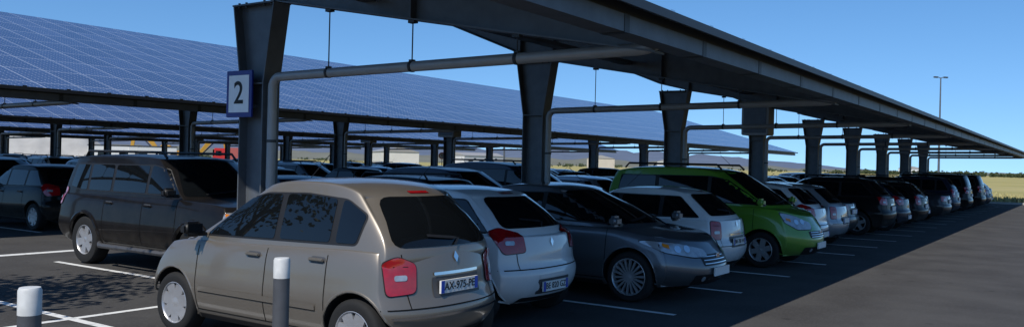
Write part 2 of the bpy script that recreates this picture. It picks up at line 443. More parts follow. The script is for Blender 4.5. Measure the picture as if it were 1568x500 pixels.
PROTO['old_hatch'] = make_car('old_hatch', L=3.86, W=1.67, H=1.46, wb=2.46, R=.30, fo=.78, belt=.92, cowl=.9, arch=.09, cR=.18, gcR=.12, cF=.34,
    top=[(-2,.96),(-1.4,.96),(0,.92),(.9,.91),(1.4,.84),(2,.66)],
    gfront=[(0,1.25),(.25,1.05),(1,.25)], grear=[(0,-1.82),(.2,-1.81),(.45,-1.70),(1,-1.34)], pil=[-.1,-.85], doors=[.85,-.1,-.9],
    handles=[(.05,.82),(-.75,.83)], tl=[(-.16,.66),(-.16,.94),(.07,.96),(.07,.66)], platez=.62, bz=.56, rw=[.60,1.02,.50,1.35], wheel=dict(n=6, wi=.04, wo=.05))
PROTO['family_car'] = make_car('family_car', L=4.78, W=1.89, H=1.51, wb=2.85, R=.33, fo=.93, belt=.95, cowl=1.15, arch=.10, cF=.42,
    top=[(-2.4,.98),(-1.8,1.04),(0,.95),(1.2,.95),(1.8,.87),(2.15,.78),(2.4,.66)],
    gfront=[(0,1.65),(.25,1.35),(.6,.96),(1,.42)], grear=[(0,-2.12),(.25,-1.98),(1,-.95)], pil=[.05,-.90], doors=[1.12,.05,-.95],
    side=[(1.28,.98),(.5,1.35),(.1,1.385),(-.8,1.365),(-1.55,1.12),(-1.45,1.04)],
    handles=[(.22,.84),(-.78,.86)], tl=[(-.28,.80),(-.28,.98),(.14,1.0),(.14,.80)], platez=.70, bz=.62, rw=[.64,1.06,.52,1.40], rwiper=False,
    hl=[(-.46,.60),(-.42,.70),(.0,.79),(.40,.83),(.50,.81),(.22,.67),(-.2,.60)], gz=(.50,.64), gwid=.40, wheel=dict(n=18, wi=.010, wo=.016, rimf=.72))
PROTO['sedan'] = make_car('sedan', L=4.5, W=1.77, H=1.46, wb=2.65, R=.31, fo=.86, belt=.93, cowl=1.0, arch=.08,
    top=[(-2.3,.92),(-1.9,1.0),(-1.4,1.0),(0,.93),(1.1,.93),(1.7,.85),(2.3,.66)],
    gfront=[(0,1.48),(.25,1.2),(1,.32)], grear=[(0,-1.75),(.25,-1.55),(1,-.82)], pil=[.05,-.8], doors=[1.0,.05,-.85],
    handles=[(.2,.83),(-.68,.84)], tl=[(-.26,.74),(-.26,.92),(.10,.94),(.10,.74)], platez=.74, bz=.62, rw=[.60,1.03,.50,1.36], rwiper=False, wheel=dict(n=10, wi=.02, wo=.03), level=1)
PROTO['wagon'] = make_car('wagon', L=4.6, W=1.79, H=1.49, wb=2.68, R=.32, fo=.88, belt=.94, cowl=1.05,
    top=[(-2.3,.98),(-1.4,.99),(0,.94),(1.1,.94),(1.7,.86),(2.3,.66)],
    gfront=[(0,1.5),(.25,1.25),(1,.38)], grear=[(0,-2.20),(.3,-2.15),(.6,-2.0),(1,-1.75)], pil=[.1,-.78,-1.3], doors=[1.05,.1,-.82],
    handles=[(.25,.84),(-.68,.85)], tl=[(-.16,.74),(-.14,1.02),(.10,1.04),(.10,.74)], platez=.70, bz=.6, rails=True, wheel=dict(n=5, wi=.05, wo=.05), level=1)
PROTO['crossover'] = make_car('crossover', L=4.33, W=1.80, H=1.62, wb=2.63, R=.34, fo=.86, belt=1.02, cowl=.95, gc=.22, arch=.09,
    top=[(-2.2,1.05),(-1.4,1.06),(0,1.02),(1.0,1.02),(1.6,.96),(2.2,.76)],
    gfront=[(0,1.4),(.25,1.18),(1,.35)], grear=[(0,-2.05),(.2,-2.04),(.45,-1.92),(1,-1.55)], pil=[.08,-.82], doors=[.95,.08,-.9],
    handles=[(.22,.92),(-.72,.94)], tl=[(-.20,.86),(-.18,1.06),(.14,1.10),(.10,.86)], platez=.76, bz=.66, rw=[.62,1.14,.52,1.50], rails=True,
    hl=[(-.42,.74),(-.36,.86),(.2,.94),(.24,.84),(-.1,.74)], gz=(.68,.82), wheel=dict(n=5, wi=.05, wo=.045))
PROTO['large_suv'] = make_car('large_suv', L=4.74, W=1.85, H=1.78, wb=2.85, R=.385, fo=.88, belt=1.13, cowl=1.1, gc=.30, flare=True, arch=.05,
    top=[(-2.4,1.10),(-1.4,1.12),(0,1.12),(1.15,1.13),(1.8,1.10),(2.2,1.04),(2.4,.95)],
    front=[(0,.10),(.15,.03),(.4,0),(.7,.02),(.9,.06),(1,.12)], rear=[(0,.10),(.2,.01),(.4,0),(.5,.05),(1,.07)], cF=.2, cR=.1,
    gfront=[(0,1.42),(.25,1.22),(1,.58)], grear=[(0,-2.27),(.3,-2.25),(.6,-2.2),(1,-2.08)], pil=[.22,-.72,-1.42], doors=[1.08,.22,-.82], gw0=.90, gw1=.76,
    side=[(1.02,1.17),(.58,1.56),(.3,1.62),(-1.9,1.61),(-2.0,1.22),(-1.6,1.17)],
    handles=[(.36,1.0),(-.68,1.0)], tl=[(-.10,.92),(-.10,1.22),(.10,1.22),(.10,.92)], platez=.85, bz=.70, rw=[.64,1.20,.58,1.60], rails=True, steps=True,
    hl=[(-.40,.82),(-.40,.98),(.10,1.0),(.14,.82)], gz=(.78,.98), fplate=.56, wheel=dict(n=6, wi=.055, wo=.06, rimf=.60, w=.25), mirm=BLK)
PROTO['small_van'] = make_car('small_van', L=4.21, W=1.83, H=1.81, wb=2.70, R=.325, fo=.86, belt=1.08, cowl=1.0, gc=.20, arch=.10,
    top=[(-2.2,1.08),(-1.4,1.08),(0,1.08),(1.1,1.10),(1.5,1.05),(1.85,.92),(2.2,.74)],
    gfront=[(0,1.66),(.25,1.40),(.6,1.02),(1,.55)], grear=[(0,-2.02),(.3,-2.02),(.7,-1.96),(1,-1.86)], pil=[.22,-.85], doors=[1.1,.22,-.9], gw0=.92, gw1=.78,
    side=[(1.25,1.12),(.98,1.30),(.52,1.58),(.2,1.63),(-1.65,1.62),(-1.72,1.15)],
    handles=[(.36,.95),(-.7,.95)], tl=[(-.08,.74),(-.08,1.16),(.08,1.16),(.08,.74)], platez=.80, bz=.58, rw=[.66,1.15,.60,1.62],
    hl=[(-.38,.70),(-.40,.82),(.0,.96),(.30,1.02),(.24,.84),(-.02,.70)], gz=(.56,.68), fplate=.42, cF=.40, mould=.52, mouldm=BLK, wheel=dict(n=6, wi=.045, wo=.05), rails=True)
PROTO['minivan'] = make_car('minivan', L=4.45, W=1.81, H=1.66, wb=2.72, R=.32, fo=.86, belt=1.0, cowl=1.0, gc=.19, arch=.09,
    top=[(-2.3,1.02),(-1.4,1.03),(0,1.0),(1.2,1.0),(1.6,.93),(2.3,.72)],
    gfront=[(0,1.62),(.25,1.36),(1,.48)], grear=[(0,-2.12),(.3,-2.10),(.6,-2.0),(1,-1.78)], pil=[.18,-.8,-1.35], doors=[1.1,.18,-.85],
    handles=[(.32,.9),(-.68,.91)], tl=[(-.14,.80),(-.12,1.14),(.08,1.16),(.08,.80)], platez=.72, bz=.6, level=1, wheel=dict(n=5, wi=.05, wo=.05))

PC = dict(beige=paint('beige_metallic', (.165,.145,.120), .45, .8, coatr=.05), white=paint('white', (.58,.59,.59), 0), silver=paint('silver_grey', (.115,.122,.135), .6), green=paint('green', (.10,.25,.018), .1),
          black=paint('black', (.003,.003,.004), 0, .30, .05, .3), dblue=paint('dark_blue', (.006,.012,.028), .2, .5, .15), dgrey=paint('dark_grey', (.020,.022,.027), .4, .5, .2), lsilver=paint('light_silver', (.32,.33,.35), .5),
          red=paint('dark_red', (.12,.010,.010), .2), blue=paint('blue', (.015,.045,.14), .3))
NAMES = dict(large_suv='parked_suv', crossover='parked_suv', small_van='parked_van', minivan='parked_minivan', compact_mpv='parked_minivan')
def car(kind, X, Y, face, col, dz=0, rot=0):
    o = bpy.data.objects.new(NAMES.get(kind, 'parked_car'), PROTO[kind]['mesh']); COL.objects.link(o)
    o.location = (X, Y, dz); o.rotation_euler = (0, 0, math.radians(90*face+rot))
    o.material_slots[0].link = 'OBJECT'; o.material_slots[0].material = PC[col]
    return o
def plate(o, kind, txt):
    p = PROTO[kind]
    M = Matrix(((0,0,-1,p['platex']-.001),(-1,0,0,0),(0,1,0,p['platez']),(0,0,0,1)))
    text_child(txt, .095, M, M_blk, o, 'plate_text')

LZ = .02
o = car('compact_mpv', 5.87, 6.38, 1, 'beige', LZ); plate(o, 'compact_mpv', 'AX-975-PE')
o = car('hatch', 8.15, 6.93, 1, 'white', LZ); plate(o, 'hatch', 'BE 820 GZ')
car('family_car', 10.85, 6.39, -1, 'silver', LZ)
o = car('old_hatch', 13.2, 6.5, 1, 'white', LZ); plate(o, 'old_hatch', 'BM 708 WS')
car('small_van', 15.95, 6.1, -1, 'green', LZ)
car('hatch', 18.7, 6.6, 1, 'white', LZ)
car('old_hatch', 20.9, 6.6, 1, 'lsilver', LZ)
car('sedan', 23.1, 7.2, 1, 'dgrey', LZ)
car('crossover', 25.8, 6.65, 1, 'black', LZ)
seq = [('hatch','dblue',1),('wagon','black',1),('hatch','dgrey',1),('sedan','dgrey',1),('crossover','black',-1),('minivan','dblue',1),('large_suv','black',1),('crossover','dgrey',1),('large_suv','black',1),('hatch','black',1),('wagon','dblue',1),('hatch','dgrey',-1),('hatch','black',1)]
x = 28.4
for k, c, f in seq:
    car(k, x+rnd.uniform(-.1,.1), 6.6+rnd.uniform(-.15,.2), f, c, LZ, rnd.uniform(-.8,.8)); x += 2.35
car('large_suv', 8.2, 11.95, -1, 'black', LZ)
back = [('sedan','dblue',-1),('wagon','black',1),('minivan','dblue',-1),('small_van','dblue',-1),('hatch','lsilver',1),('sedan','black',1)]
x = 10.6
cols = ['black','dgrey','dblue','silver','white','lsilver','black','dgrey','blue','red','dblue','black','black']
kinds = ['hatch','sedan','wagon','crossover','minivan','old_hatch','family_car','hatch','sedan']
for k, c, f in back:
    car(k, x, 11.95, f, c, LZ); x += 2.35
while x < 57:
    if rnd.random() < .93: car(rnd.choice(kinds), x, 11.9+rnd.uniform(-.15,.15), rnd.choice((1,-1)), rnd.choice(cols), LZ)
    x += 2.35
car('hatch', 10.4, 21.0, 1, 'black', LZ)
for c in range(1, 5):
    Yc = (9.9+16.6*c)*K
    for dy, xs in ((-2.65, 12.75 if c == 1 else Yc/2.4), (2.75, Yc/2.45)):
        x = xs
        while x < 59:
            if rnd.random() < .9: car(rnd.choice(kinds), x+rnd.uniform(-.1,.1), Yc+dy+rnd.uniform(-.2,.2), rnd.choice((1,-1)), rnd.choice(cols), LZ, rnd.uniform(-1,1))
            x += 2.35

# ------------------------------------------------------------------ solar carports
M_steel = mat('galvanised_steel', (.105,.118,.135), .5, .35, nscale=5, namt=.35, bump=.05, bscale=25)
M_steeld = mat('painted_steel', (.035,.039,.045), .5, .2, nscale=5, namt=.2)
M_pipe = mat('grey_pipe', (.30,.305,.31), .4, .1)
M_under = mat('panel_backsheet', (.014,.015,.018), .5, spec=.2)
M_conc = mat('concrete', (.36,.35,.32), .8, nscale=4)
def solar():
    m = bpy.data.materials.new('solar_cells'); m.use_nodes = True; N = m.node_tree.nodes; L = m.node_tree.links
    b = N['Principled BSDF']; tc = N.new('ShaderNodeTexCoord'); sp = N.new('ShaderNodeSeparateXYZ'); L.new(tc.outputs['UV'], sp.inputs[0])
    def mth(op, a, b_=None):
        n = N.new('ShaderNodeMath'); n.operation = op
        for i, v in enumerate((a, b_)):
            if v is None: continue
            if isinstance(v, (int, float)): n.inputs[i].default_value = v
            else: L.new(v, n.inputs[i])
        return n.outputs[0]
    def line(c, pitch, w): return mth('LESS_THAN', mth('MODULO', c, pitch), w)
    X, Y = sp.outputs[0], sp.outputs[1]
    frame = mth('MAXIMUM', line(X, 1.0, .03), line(Y, 1.65, .03))
    cell = mth('MAXIMUM', line(X, .1617, .006), line(Y, .1620, .006))
    ax = mth('ABSOLUTE', mth('SUBTRACT', mth('MODULO', mth('ADD', X, .0778), .1617), .0808))
    ay = mth('ABSOLUTE', mth('SUBTRACT', mth('MODULO', mth('ADD', Y, .0780), .1620), .0810))
    loz = mth('LESS_THAN', mth('ADD', ax, ay), .019)
    cx = mth('FLOOR', X); cy = mth('FLOOR', mth('DIVIDE', Y, 1.65)); cb = N.new('ShaderNodeCombineXYZ'); L.new(cx, cb.inputs[0]); L.new(cy, cb.inputs[1])
    wn = N.new('ShaderNodeTexWhiteNoise'); L.new(cb.outputs[0], wn.inputs['Vector'])
    base = N.new('ShaderNodeMix'); base.data_type = 'RGBA'; base.inputs[6].default_value = (.030,.045,.115,1); base.inputs[7].default_value = (.044,.064,.150,1); L.new(wn.outputs['Value'], base.inputs[0])
    m1 = N.new('ShaderNodeMix'); m1.data_type = 'RGBA'; L.new(mth('MULTIPLY', cell, .4), m1.inputs[0]); L.new(base.outputs[2], m1.inputs[6]); m1.inputs[7].default_value = (.30,.34,.45,1)
    m2 = N.new('ShaderNodeMix'); m2.data_type = 'RGBA'; L.new(loz, m2.inputs[0]); L.new(m1.outputs[2], m2.inputs[6]); m2.inputs[7].default_value = (.5,.53,.62,1)
    m3 = N.new('ShaderNodeMix'); m3.data_type = 'RGBA'; L.new(frame, m3.inputs[0]); L.new(m2.outputs[2], m3.inputs[6]); m3.inputs[7].default_value = (.36,.39,.46,1)
    L.new(m3.outputs[2], b.inputs['Base Color']); b.inputs['Roughness'].default_value = .2
    return m
M_solar = solar()
SL = .28; EAVE = 3.45; NEAR = 6.75; FAR = 6.15
def carport(Y0, xs, xe, cols, boxes=()):
    par = empty('solar_carport', (xs*K, Y0*K, 0)); par.scale = (K,K,K)
    def fin(o): o.parent = par; o.location = (-xs, -Y0, 0)
    zp = lambda y: EAVE+SL*(y-(Y0-NEAR))
    ya, yb = Y0-NEAR, Y0+FAR; t = .04
    me = bpy.data.meshes.new('solar_panels')
    vs = [(xs,ya,zp(ya)),(xe,ya,zp(ya)),(xe,yb,zp(yb)),(xs,yb,zp(yb))]; vs += [(v[0],v[1],v[2]-t) for v in vs]
    me.from_pydata(vs, [], [(0,1,2,3),(7,6,5,4),(0,4,5,1),(1,5,6,2),(2,6,7,3),(3,7,4,0)])
    me.materials.append(M_solar); me.materials.append(M_under)
    for i in range(1, 6): me.polygons[i].material_index = 1
    uv = me.uv_layers.new(name='UVMap'); sl = math.hypot(yb-ya, zp(yb)-zp(ya))
    for li, c in zip(me.polygons[0].loop_indices, ((100,100),(100+xe-xs,100),(100+xe-xs,100+sl),(100,100+sl))): uv.data[li].uv = c
    ob = bpy.data.objects.new('solar_panels', me); COL.objects.link(ob); fin(ob)
    A = Acc()
    for i in range(10):
        y = ya+.25+(yb-ya-.5)*i/9; z = zp(y)-t
        A.box((xs+.05, y-.03, z-.155), (xe-.05, y+.03, z-.012), 1)
        A.box((xs+.05, y-.03, z-.175), (xe-.05, y+.07, z-.157), 1)
    A.box((xs, ya-.03, zp(ya)-.07), (xe, ya-.003, zp(ya)+.012), 1)
    x = xs+.5
    while x < min(xe, xs+45):
        A.box((x-.05, ya-.01, zp(ya)+.004), (x+.05, ya+.07, zp(ya)+.035), 2); x += 1.0
    gy = ya+.30; gz = zp(ya)-.12
    A.box((xs, gy-.11, gz-.13), (xe, gy+.11, gz-.115), 0); A.box((xs, gy-.125, gz-.13), (xe, gy-.111, gz+.03), 0); A.box((xs, gy+.111, gz-.13), (xe, gy+.125, gz+.03), 0)
    x = xs+1.9
    while x < xe-1:      # gutter joint sleeves and hangers
        A.box((x-.05, gy-.129, gz-.135), (x+.05, gy+.129, gz-.1305), 1); A.box((x-.05, gy-.130, gz-.135), (x+.05, gy-.1255, gz+.034), 1); x += 1.88
    # cable tray under the purlins
    ty = Y0-2.2; tz = zp(ty)-.62
    A.box((xs+.3, ty-.10, tz-.04), (xe-.3, ty+.10, tz-.03), 0); A.box((xs+.3, ty-.112, tz-.04), (xe-.3, ty-.102, tz+.03), 0); A.box((xs+.3, ty+.102, tz-.04), (xe-.3, ty+.112, tz+.03), 0)
    for xc in cols:
        tn, tf = Y0-6.35, Y0+5.9
        top = lambda y: zp(y)-t-.18
        B = [(tn, top(tn)-.16), (Y0-.5, 4.22), (Y0+.45, 4.45), (tf, top(tf)-.20)]
        A.prism([(tn, top(tn)), (tf, top(tf))]+B[::-1], xc-.008, xc+.008, 'X', 0)
        def flange(P, w=.13, th=.02, mi=0):
            for (a, za), (b, zb) in zip(P, P[1:]):
                A.prism([(a, za-th), (b, zb-th), (b, zb), (a, za)], xc-w, xc+w, 'X', mi)
        flange(B); flange([(tn, top(tn)+.021), (tf, top(tf)+.021)])
        for yy in (Y0-.45, Y0+.4, Y0-3, Y0+3):
            zb = itp(B, yy); A.box((xc-.12, yy-.008, zb+.004), (xc+.12, yy+.008, top(yy)-.003), 0)
        prof = [(0, .24), (3.05, .24), (4.2, .43)]
        for (z0, w0), (z1, w1) in zip(prof, prof[1:]):
            A.prism([(Y0-w0, z0), (Y0+w0, z0), (Y0+w1, z1), (Y0-w1, z1)], xc-.01, xc+.01, 'X', 0)
            for sg in (-1, 1):
                A.prism([(Y0+sg*w0, z0), (Y0+sg*(w0+.022), z0), (Y0+sg*(w1+.022), z1), (Y0+sg*w1, z1)], xc-.15, xc+.15, 'X', 0)
        A.box((xc-.15, Y0-.24, 3.04), (xc+.15, Y0+.24, 3.06), 0)
        A.box((xc-.16, Y0-.46, 4.2), (xc+.16, Y0+.46, 4.222), 0)
        for by in (-.36, -.2, .2, .36):
            for bx in (-.11, .11): A.tube([(xc+bx, Y0+by, 4.17), (xc+bx, Y0+by, 4.25)], .018, 1, 6)
        A.box((xc-.28, Y0-.4, .0), (xc+.28, Y0+.4, .03), 0)
        yp = Y0-.36; pts = [(xc-.06, yp, .1), (xc-.06, yp, 2.98)]
        for k in range(1, 6):
            a = k/5*math.pi/2; pts.append((xc-.06, yp-.16+.16*math.cos(a), 2.98+.16*math.sin(a)))
        pts.append((xc-.06, gy+.30, 3.21))
        for k in range(1, 6):
            a = k/5*math.pi/2; pts.append((xc-.06, gy+.30-.3*math.sin(a), 3.21+.20*(1-math.cos(a))))
        A.tube(pts, .066, 4, 12)
        for z in (1.0, 2.2): A.tube([(xc-.06, yp, z), (xc-.06, yp, z+.04)], .076, 1, 12)
        for dy in (1.5, 3.0, 4.6):
            y = Y0-dy; z1 = itp(B, y); z0 = 3.14+(dy/6.3)*.07
            A.tube([(xc-.06, y, z0+.06), (xc-.06, y, z1)], .009, 1, 6)
            A.box((xc-.09, y-.03, z0+.06), (xc-.03, y+.03, z0+.085), 1); A.box((xc-.10, y-.05, z1-.06), (xc-.02, y+.05, z1-.023), 1)
            A.tube([(xc-.06, y-.02, z0), (xc-.06, y+.02, z0)], .076, 1, 10)
    for xc in boxes:
        A.rbox((xc, Y0, 3.85), (.7, 1.0, 1.25), .03, 4)
        A.box((xc-.37, Y0-.42, 3.3), (xc-.352, Y0+.42, 4.4), 0)
    ob = A.obj('steel_frame', [M_steel, M_steeld, M_chr, M_conc, M_pipe]); fin(ob)
XE = 71
carport(10.07, 5.0, XE, [8.1+7.51*i for i in range(9)], [30.63])
carport(26.7, 1.0, XE, [3.35+7.5*i for i in range(9)], [33.35])
carport(43.3, 10, XE, [14.7+7.5*i for i in range(8)], [44.7])
carport(59.9, 18, XE, [19.5+7.5*i for i in range(7)], [42.0])
carport(76.5, 26, XE, [27.5+7.5*i for i in range(6)])

# ------------------------------------------------------------------ column number sign
M_navy = mat('sign_blue', (.008,.022,.20), .4); M_sw = mat('sign_white', (.80,.81,.82), .4)
sg = Acc(); sg.rbox((0,0,0), (.03,.58,.68), .008, 0); sg.box((-.021,-.225,-.27), (-.0165,.225,.27), 1)
so = sg.obj('row_number_sign', [M_navy, M_sw]); so.location = (7.9*K, 10.26*K, 2.90*K); so.scale = (K,K,K)
text_child('2', .46, Matrix(((0,0,-1,-.023),(-1,0,0,0),(0,1,0,0),(0,0,0,1))), M_blk, so, 'digit')
b = Acc(); b.box((.015,-.2,-.2), (.17,-.17,-.15), 0); b.box((.015,-.2,.15), (.17,-.17,.2), 0); bo = b.obj('bracket', [M_steel], so)

# ------------------------------------------------------------------ bollards
M_bm = mat('bollard_metal', (.11,.11,.115), .45, .5, nscale=12, namt=.3); M_bw = mat('bollard_white', (.52,.52,.50), .5, nscale=20, namt=.3)
def bollard(x, y):
    A = Acc(); f = lambda a, b, h: (a, b, h)
    A.lathe([(.045,0),(.045,1.10)], f, 28, 0); A.lathe([(.0455,1.10),(.0455,1.20),(.040,1.212),(.001,1.215)], f, 28, 1)
    A.lathe([(.09,.0),(.09,.012),(.045,.014)], f, 28, 0)
    o = A.obj('bollard', [M_bm, M_bw]); o.location = (x, y, LZ)
bollard(3.175, 3.72); bollard(1.755, 3.60)

# ------------------------------------------------------------------ ground
def ground_mat(name, c1, c2, c3, s1, s2, rough, bump=.3, bs=80, stain=None):
    m = bpy.data.materials.new(name); m.use_nodes = True; N = m.node_tree.nodes; L = m.node_tree.links; b = N['Principled BSDF']
    tc = N.new('ShaderNodeTexCoord')
    def nz(s, d=6):
        n = N.new('ShaderNodeTexNoise'); n.inputs['Scale'].default_value = s; n.inputs['Detail'].default_value = d; L.new(tc.outputs['Object'], n.inputs['Vector']); return n.outputs['Fac']
    r = N.new('ShaderNodeValToRGB'); r.color_ramp.elements[0].position = .35; r.color_ramp.elements[0].color = (*c1,1); r.color_ramp.elements[1].position = .65; r.color_ramp.elements[1].color = (*c2,1)
    L.new(nz(s1), r.inputs[0])
    mx = N.new('ShaderNodeMix'); mx.data_type = 'RGBA'; L.new(r.outputs[0], mx.inputs[6]); mx.inputs[7].default_value = (*c3,1)
    r2 = N.new('ShaderNodeValToRGB'); r2.color_ramp.elements[0].position = .5; r2.color_ramp.elements[1].position = .75
    L.new(nz(s2, 3), r2.inputs[0]); ml = N.new('ShaderNodeMath'); ml.operation = 'MULTIPLY'; ml.inputs[1].default_value = .6; L.new(r2.outputs[0], ml.inputs[0]); L.new(ml.outputs[0], mx.inputs[0])
    out = mx.outputs[2]
    if stain:
        r3 = N.new('ShaderNodeValToRGB'); r3.color_ramp.elements[0].position = .60; r3.color_ramp.elements[1].position = .74
        L.new(nz(.55, 7), r3.inputs[0]); m3 = N.new('ShaderNodeMix'); m3.data_type = 'RGBA'; ml2 = N.new('ShaderNodeMath'); ml2.operation = 'MULTIPLY'; ml2.inputs[1].default_value = .55
        L.new(r3.outputs[0], ml2.inputs[0]); L.new(ml2.outputs[0], m3.inputs[0]); L.new(out, m3.inputs[6]); m3.inputs[7].default_value = (*stain,1); out = m3.outputs[2]
        vo = N.new('ShaderNodeTexVoronoi'); vo.inputs['Scale'].default_value = 1.6; L.new(tc.outputs['Object'], vo.inputs['Vector'])
        r4 = N.new('ShaderNodeValToRGB'); r4.color_ramp.elements[0].position = .04; r4.color_ramp.elements[0].color = (.5,.5,.5,1); r4.color_ramp.elements[1].position = .12; r4.color_ramp.elements[1].color = (1,1,1,1); L.new(vo.outputs['Distance'], r4.inputs[0])
        m4 = N.new('ShaderNodeMix'); m4.data_type = 'RGBA'; m4.blend_type = 'MULTIPLY'; m4.inputs[0].default_value = .7; L.new(out, m4.inputs[6]); L.new(r4.outputs[0], m4.inputs[7]); out = m4.outputs[2]
    L.new(out, b.inputs['Base Color']); b.inputs['Roughness'].default_value = rough; b.inputs['Specular IOR Level'].default_value = .15
    bp = N.new('ShaderNodeBump'); bp.inputs['Strength'].default_value = bump; bp.inputs['Distance'].default_value = .01; L.new(nz(bs, 2), bp.inputs['Height']); L.new(bp.outputs[0], b.inputs['Normal'])
    return m
M_field = ground_mat('dry_grass', (.36,.30,.12), (.24,.22,.075), (.42,.35,.18), .05, .012, .95, .5, 3)
M_asph = ground_mat('asphalt', (.045,.043,.042), (.064,.062,.060), (.088,.085,.080), .9, 35, .9, .5, 120, stain=(.030,.029,.029))
g1 = Acc(); g1.add([(-6000,-6000,0),(9000,-6000,0),(9000,9000,0),(-6000,9000,0)], [(0,1,2,3)]); g1.obj('ground', [M_field])
g2 = Acc(); g2.box((-36,-12,-.1), (60,83,LZ), 0); g2.obj('parking_asphalt', [M_asph])
def worn(name):
    m = mat(name, (.66,.66,.64), .6, nscale=18, namt=.18); N = m.node_tree.nodes; L = m.node_tree.links; b = N['Principled BSDF']
    tc = N.new('ShaderNodeTexCoord'); n = N.new('ShaderNodeTexNoise'); n.inputs['Scale'].default_value = 9; n.inputs['Detail'].default_value = 8; L.new(tc.outputs['Object'], n.inputs['Vector'])
    r = N.new('ShaderNodeValToRGB'); r.color_ramp.elements[0].position = .58; r.color_ramp.elements[1].position = .74; L.new(n.outputs['Fac'], r.inputs[0])
    old = b.inputs['Base Color'].links[0].from_socket; mx = N.new('ShaderNodeMix'); mx.data_type = 'RGBA'; L.new(r.outputs[0], mx.inputs[0]); L.new(old, mx.inputs[6]); mx.inputs[7].default_value = (.20,.20,.20,1); L.new(mx.outputs[2], b.inputs['Base Color']); return m
M_line = worn('white_road_paint')
ln = Acc()
def rect(x0, y0, x1, y1): ln.add([(x0*K,y0*K,LZ+.004),(x1*K,y0*K,LZ+.004),(x1*K,y1*K,LZ+.004),(x0*K,y1*K,LZ+.004)], [(0,1,2,3)])
for c in range(5):
    Y0 = 9.9+16.6*c
    for k in range(-2 if c else 0, 23):
        x = 5.3+2.6*k
        rect(x-.055, Y0-5.4, x+.055, Y0-.055); rect(x-.055, Y0+.055, x+.055, Y0+5.4)
    rect(0 if c == 0 else -5, Y0-.055, 5.3+2.6*22, Y0+.055)
rect(2, 16.7, 10, 16.95)
ln.obj('parking_lines', [M_line])
kb = Acc(); kb.box((60.0,-12,0), (60.2,83,.14), 0); kb.box((-36,83.0,0), (60.2,83.2,.14), 0); kb.obj('kerb', [M_conc])
gr = Acc()
for i in range(9000):
    x = 60.3+abs(rnd.gauss(0, 9)); y = rnd.uniform(-4, 30); h = rnd.uniform(.12,.40); a = rnd.uniform(0, math.pi); w = rnd.uniform(.04,.10)
    dx, dy = math.cos(a)*w, math.sin(a)*w; lx = rnd.uniform(-.1,.1)
    gr.add([(x-dx,y-dy,0),(x+dx,y+dy,0),(x+lx+dx*.3,y+dy*.3,h),(x+lx-dx*.6,y-dy,h*.8)], [(0,1,2,3)])
gr.obj('dry_grass', [mat('dry_grass_blades', (.36,.32,.14), .9, nscale=.8, namt=.4)])

# ------------------------------------------------------------------ distant terrain
def ridge(name, Rb, Rc, hf, col, a0=-10, a1=100, n=240):
    A = Acc(); vs = []; fs = []
    for i in range(n+1):
        a = math.radians(a0+(a1-a0)*i/n); h = hf(math.degrees(a))
        for r, z in ((Rb, -2), ((Rb+Rc)/2, h*.45), (Rc, h), (Rc*1.15, h*.5)):
            z2 = z+(noise.noise(Vector((math.degrees(a)*.9, r*.01, 3)))*h*.18 if z > 0 else 0)
            vs.append((r*math.cos(a), r*math.sin(a), z2))
    for i in range(n):
        for k in range(3): fs.append((i*4+k, (i+1)*4+k, (i+1)*4+k+1, i*4+k+1))
    A.add(vs, fs, 0, True); return A.obj(name, [mat(name+'_soil_haze', col, .95, nscale=.004, namt=.25, spec=.1)])
def hf1(a):
    base = itp([(-10,5),(4,8),(11,14),(15,45),(20,85),(28,115),(34,100),(40,110),(46,110),(55,130),(66,120),(100,100)], a)
    return base*(1+.25*noise.noise(Vector((a*.35,0,0)))+.14*noise.noise(Vector((a*1.7,5,0))))
ridge('hills', 3800, 6000, hf1, (.105,.13,.18))  # blue-grey of the far ridge is distance haze put into its base colour
def hf2(a):
    base = itp([(-10,6),(14,7),(22,14),(30,18),(45,20),(60,24),(100,24)], a)
    return base*(1+.4*noise.noise(Vector((a*.6,9,0)))+.15*noise.noise(Vector((a*2.7,5,4))))
ridge('low_hills', 1500, 2300, hf2, (.15,.15,.12))

M_leaf = mat('foliage', (.05,.065,.03), .9, nscale=.6, namt=.5, spec=.1)
def tree_mass(name, spots):
    A = Acc()
    for (x, y, h) in spots:
        for c in range(6):
            cx = x+rnd.uniform(-1.2,1.2)*h; cy = y+rnd.uniform(-1.2,1.2)*h; cz = h*rnd.uniform(.2,.6); r = h*rnd.uniform(.25,.42)
            for q in range(22):
                d = Vector((rnd.gauss(0,1), rnd.gauss(0,1), rnd.gauss(0,1))).normalized()*r*rnd.uniform(.5,1.1); s = r*rnd.uniform(.3,.5)
                c0 = Vector((cx,cy,cz))+d
                a = Vector((rnd.gauss(0,1),rnd.gauss(0,1),rnd.gauss(0,1))).normalized(); b_ = a.orthogonal().normalized()
                A.add([c0+a*s, c0+b_*s, c0-a*s, c0-b_*s], [(0,1,2,3)])
    return A.obj(name, [M_leaf])
sp = []
for i in range(120):
    a = math.radians(rnd.uniform(12, 68)); r = rnd.uniform(700, 1300); sp.append((r*math.cos(a), r*math.sin(a), rnd.uniform(2, 4.5)))
for i in range(110):
    a = math.radians(rnd.uniform(2, 12)); r = rnd.uniform(800, 1000); sp.append((r*math.cos(a), r*math.sin(a), rnd.uniform(2.5, 5.5)))
tree_mass('distant_trees', sp)
sp = []
for i in range(34):
    t = rnd.random(); sp.append((41+t*54+rnd.uniform(-3,3), 89+rnd.uniform(-3,5), rnd.uniform(.5, 1.5)))
tree_mass('bushes', sp)

